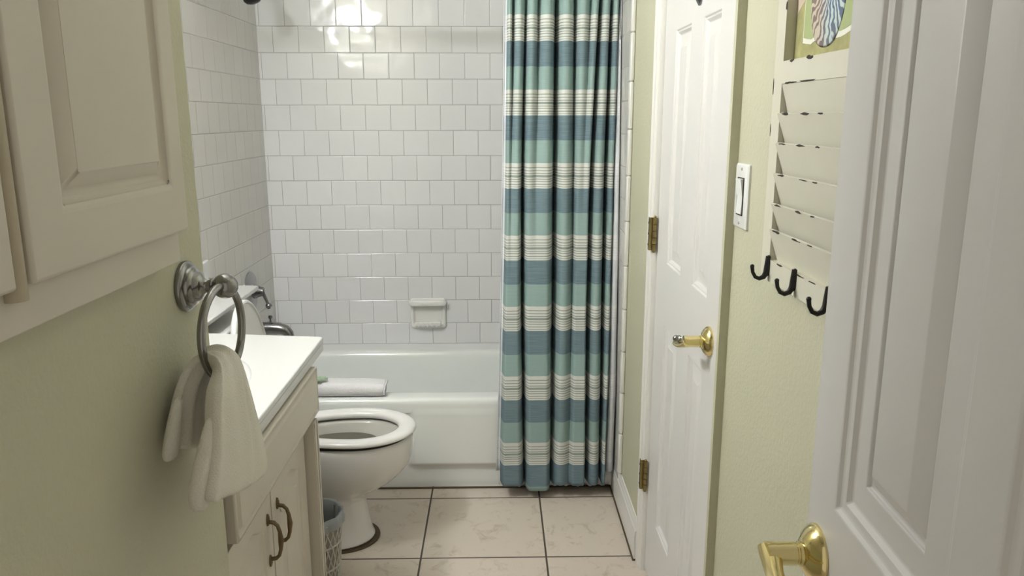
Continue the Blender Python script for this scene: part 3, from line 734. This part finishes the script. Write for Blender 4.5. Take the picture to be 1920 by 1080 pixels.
chipped('middle_rail', mb, [(1.232, 1.475, .006, .0025), (1.165, 1.4745, .008, .0035), (1.243, 1.442, .010, .0014), (1.222, 1.442, .012, .0010), (1.165, 1.442, .022, .001)], FX)
obj('top_rail', MB().box(FX, .4745, yj, yi, 1.72, 1.76), m_shutter, rk)
tops = [1.4405, 1.3955, 1.349, 1.300, 1.2515, 1.209]; bots = [1.3955, 1.349, 1.300, 1.2515, 1.209, 1.158]
rng = random.Random(3)
for i, (a, b) in enumerate(zip(tops, bots)):
    xt, xb = FX-.004, FX+.014
    if i == 0: xt = FX+.0005
    mb = MB().loft([[Vector((x, y, z)) for x, z in ((xt, a), (xt+.005, a+.001), (xb+.005, b-.006), (xb, b-.008))] for y in (yj-.003, yi+.0005)])
    ch = [] if i == 0 else [(1.232+.012*rng.random(), a-.0006, .010, .0016+.001*rng.random()), (1.165-.02*rng.random(), a-.001, .008+.006*rng.random(), .0022), (1.10, a-.0006, .006, .0014)]
    for y, z, w, h in ch: chip(mb, y, z, w, h, xt+.0006)
    obj('louvre', mb, [m_shutter, m_chip], rk, ang=30)
obj('back_board', MB().box(.4715, .4745, yj, yi, 1.158, 1.441), m_shutter, rk)
for hy in (1.270, 1.153, 1.029):
    h_ = obj('coat_hook', MB().tube([(FX-.002, hy, 1.164), (FX-.003, hy, 1.150), (FX-.004, hy, 1.136), (FX-.008, hy, 1.129), (FX-.015, hy, 1.126), (FX-.022, hy, 1.129), (FX-.0265, hy, 1.137), (FX-.028, hy, 1.146)],
            [.004, .0046, .0050, .0044, .0036, .0032, .0030, .0033], 14).ball((FX-.028, hy, 1.147), .0036), m_iron, rk)
    obj('hook_plate', MB().lathe([(.0055, 0), (.0055, .003), (.003, .005)], (FX, hy, 1.148), (-1, 0, 0), 18, 1, 3.2), m_iron, h_)

# shell picture set in the upper opening
def art_mats():
    bg = mat('mottled olive map paper', (.36, .34, .15), .7, var=(45, .5))
    pk = mat('pinkish map paper', (.62, .50, .40), .7, var=(25, .15))
    gr = mat('pale green paper', (.36, .42, .20), .7, var=(20, .12))
    wh = mat('torn white paper edge', (.75, .75, .66), .8)
    sh_ = bpy.data.materials.new('painted shell'); sh_.use_nodes = True; nt = sh_.node_tree; b = nt.nodes['Principled BSDF']
    tc = nt.nodes.new('ShaderNodeTexCoord'); s_ = nt.nodes.new('ShaderNodeSeparateXYZ'); nt.links.new(tc.outputs['Object'], s_.inputs[0])
    y = mth(nt, 'SUBTRACT', s_.outputs[1], 1.137); z = mth(nt, 'SUBTRACT', s_.outputs[2], 1.578)
    an = mth(nt, 'ARCTAN2', y, z); r = mth(nt, 'SQRT', mth(nt, 'ADD', mth(nt, 'MULTIPLY', y, y), mth(nt, 'MULTIPLY', z, z)))
    n = nt.nodes.new('ShaderNodeTexNoise'); n.inputs['Scale'].default_value = 45; n.inputs['Detail'].default_value = 2; nt.links.new(tc.outputs['Object'], n.inputs['Vector'])
    w = mth(nt, 'SINE', mth(nt, 'ADD', mth(nt, 'MULTIPLY', an, 30), mth(nt, 'ADD', mth(nt, 'MULTIPLY', n.outputs['Fac'], 13), mth(nt, 'MULTIPLY', r, 60))))
    k = nt.nodes.new('ShaderNodeMapRange'); k.inputs[1].default_value = -.35; k.inputs[2].default_value = .35; nt.links.new(w, k.inputs[0])
    rr = nt.nodes.new('ShaderNodeMapRange'); rr.inputs[1].default_value = .02; rr.inputs[2].default_value = .085; nt.links.new(r, rr.inputs[0])
    side = nt.nodes.new('ShaderNodeMapRange'); side.inputs[1].default_value = .0; side.inputs[2].default_value = .035; nt.links.new(y, side.inputs[0])
    darkc = mixc(nt, rr.outputs[0], (.03, .09, .22), (.15, .16, .20)); darkc = mixc(nt, side.outputs[0], darkc, (.20, .15, .13))
    ligh = mixc(nt, side.outputs[0], (.50, .60, .58), (.56, .48, .38))
    nt.links.new(mixc(nt, k.outputs[0], darkc, ligh), b.inputs['Base Color']); b.inputs['Roughness'].default_value = .6
    return bg, pk, gr, wh, sh_
bg, pk, gr_, wh, shm = art_mats()
pc = thing('shell_picture', (.473, 1.14, 1.478), 'picture of a blue striped nautilus shell on green paper in the shutter rack', 'picture')
obj('backing_board', MB().box(.4695, .4743, yj+.0005, yi-.0005, 1.4765, 1.7195), bg, pc)
obj('pink_paper', MB().loft([[Vector((x, y, z)) for y, z in ((1.268, 1.545), (1.268, 1.718), (1.236, 1.718), (1.236, 1.565))] for x in (.4693, .4698)]), pk, pc)
def ragged(y0, y1, z0, z1, x, jag):
    P = [(y0, z1), (y1, z1), (y1, z0)]
    for k in range(1, 14): P.append((y1+(y0-y1)*k/14, z0+jag*(random.random()-.5)+.004*sin(k*.9)))
    P.append((y0, z0)); return [[Vector((xx, a, b)) for a, b in P] for xx in (x, x+.0004)]
obj('torn_white_edge', MB().loft(ragged(1.236, yj+.002, 1.500, 1.716, .4690, .002)), wh, pc)
obj('green_paper', MB().loft(ragged(1.2335, yj+.004, 1.5075, 1.716, .4686, .002)), gr_, pc)
mb = MB(); L = []
for s_, d in ((1, 0), (.96, .0012), (.85, .0022), (.6, .003), (.3, .0034), (.02, .0035)):
    L.append([Vector((.4688-d, 1.151+.061*s_*abs(cos(2*pi*k/48))**.86*(1 if cos(2*pi*k/48) > 0 else -1), 1.566+.079*s_*abs(sin(2*pi*k/48))**.9*(1 if sin(2*pi*k/48) > 0 else -1))) for k in range(48)])
mb.loft(L, True, True); obj('shell', mb, shm, pc, origin=(0, 0, 0), ang=0)
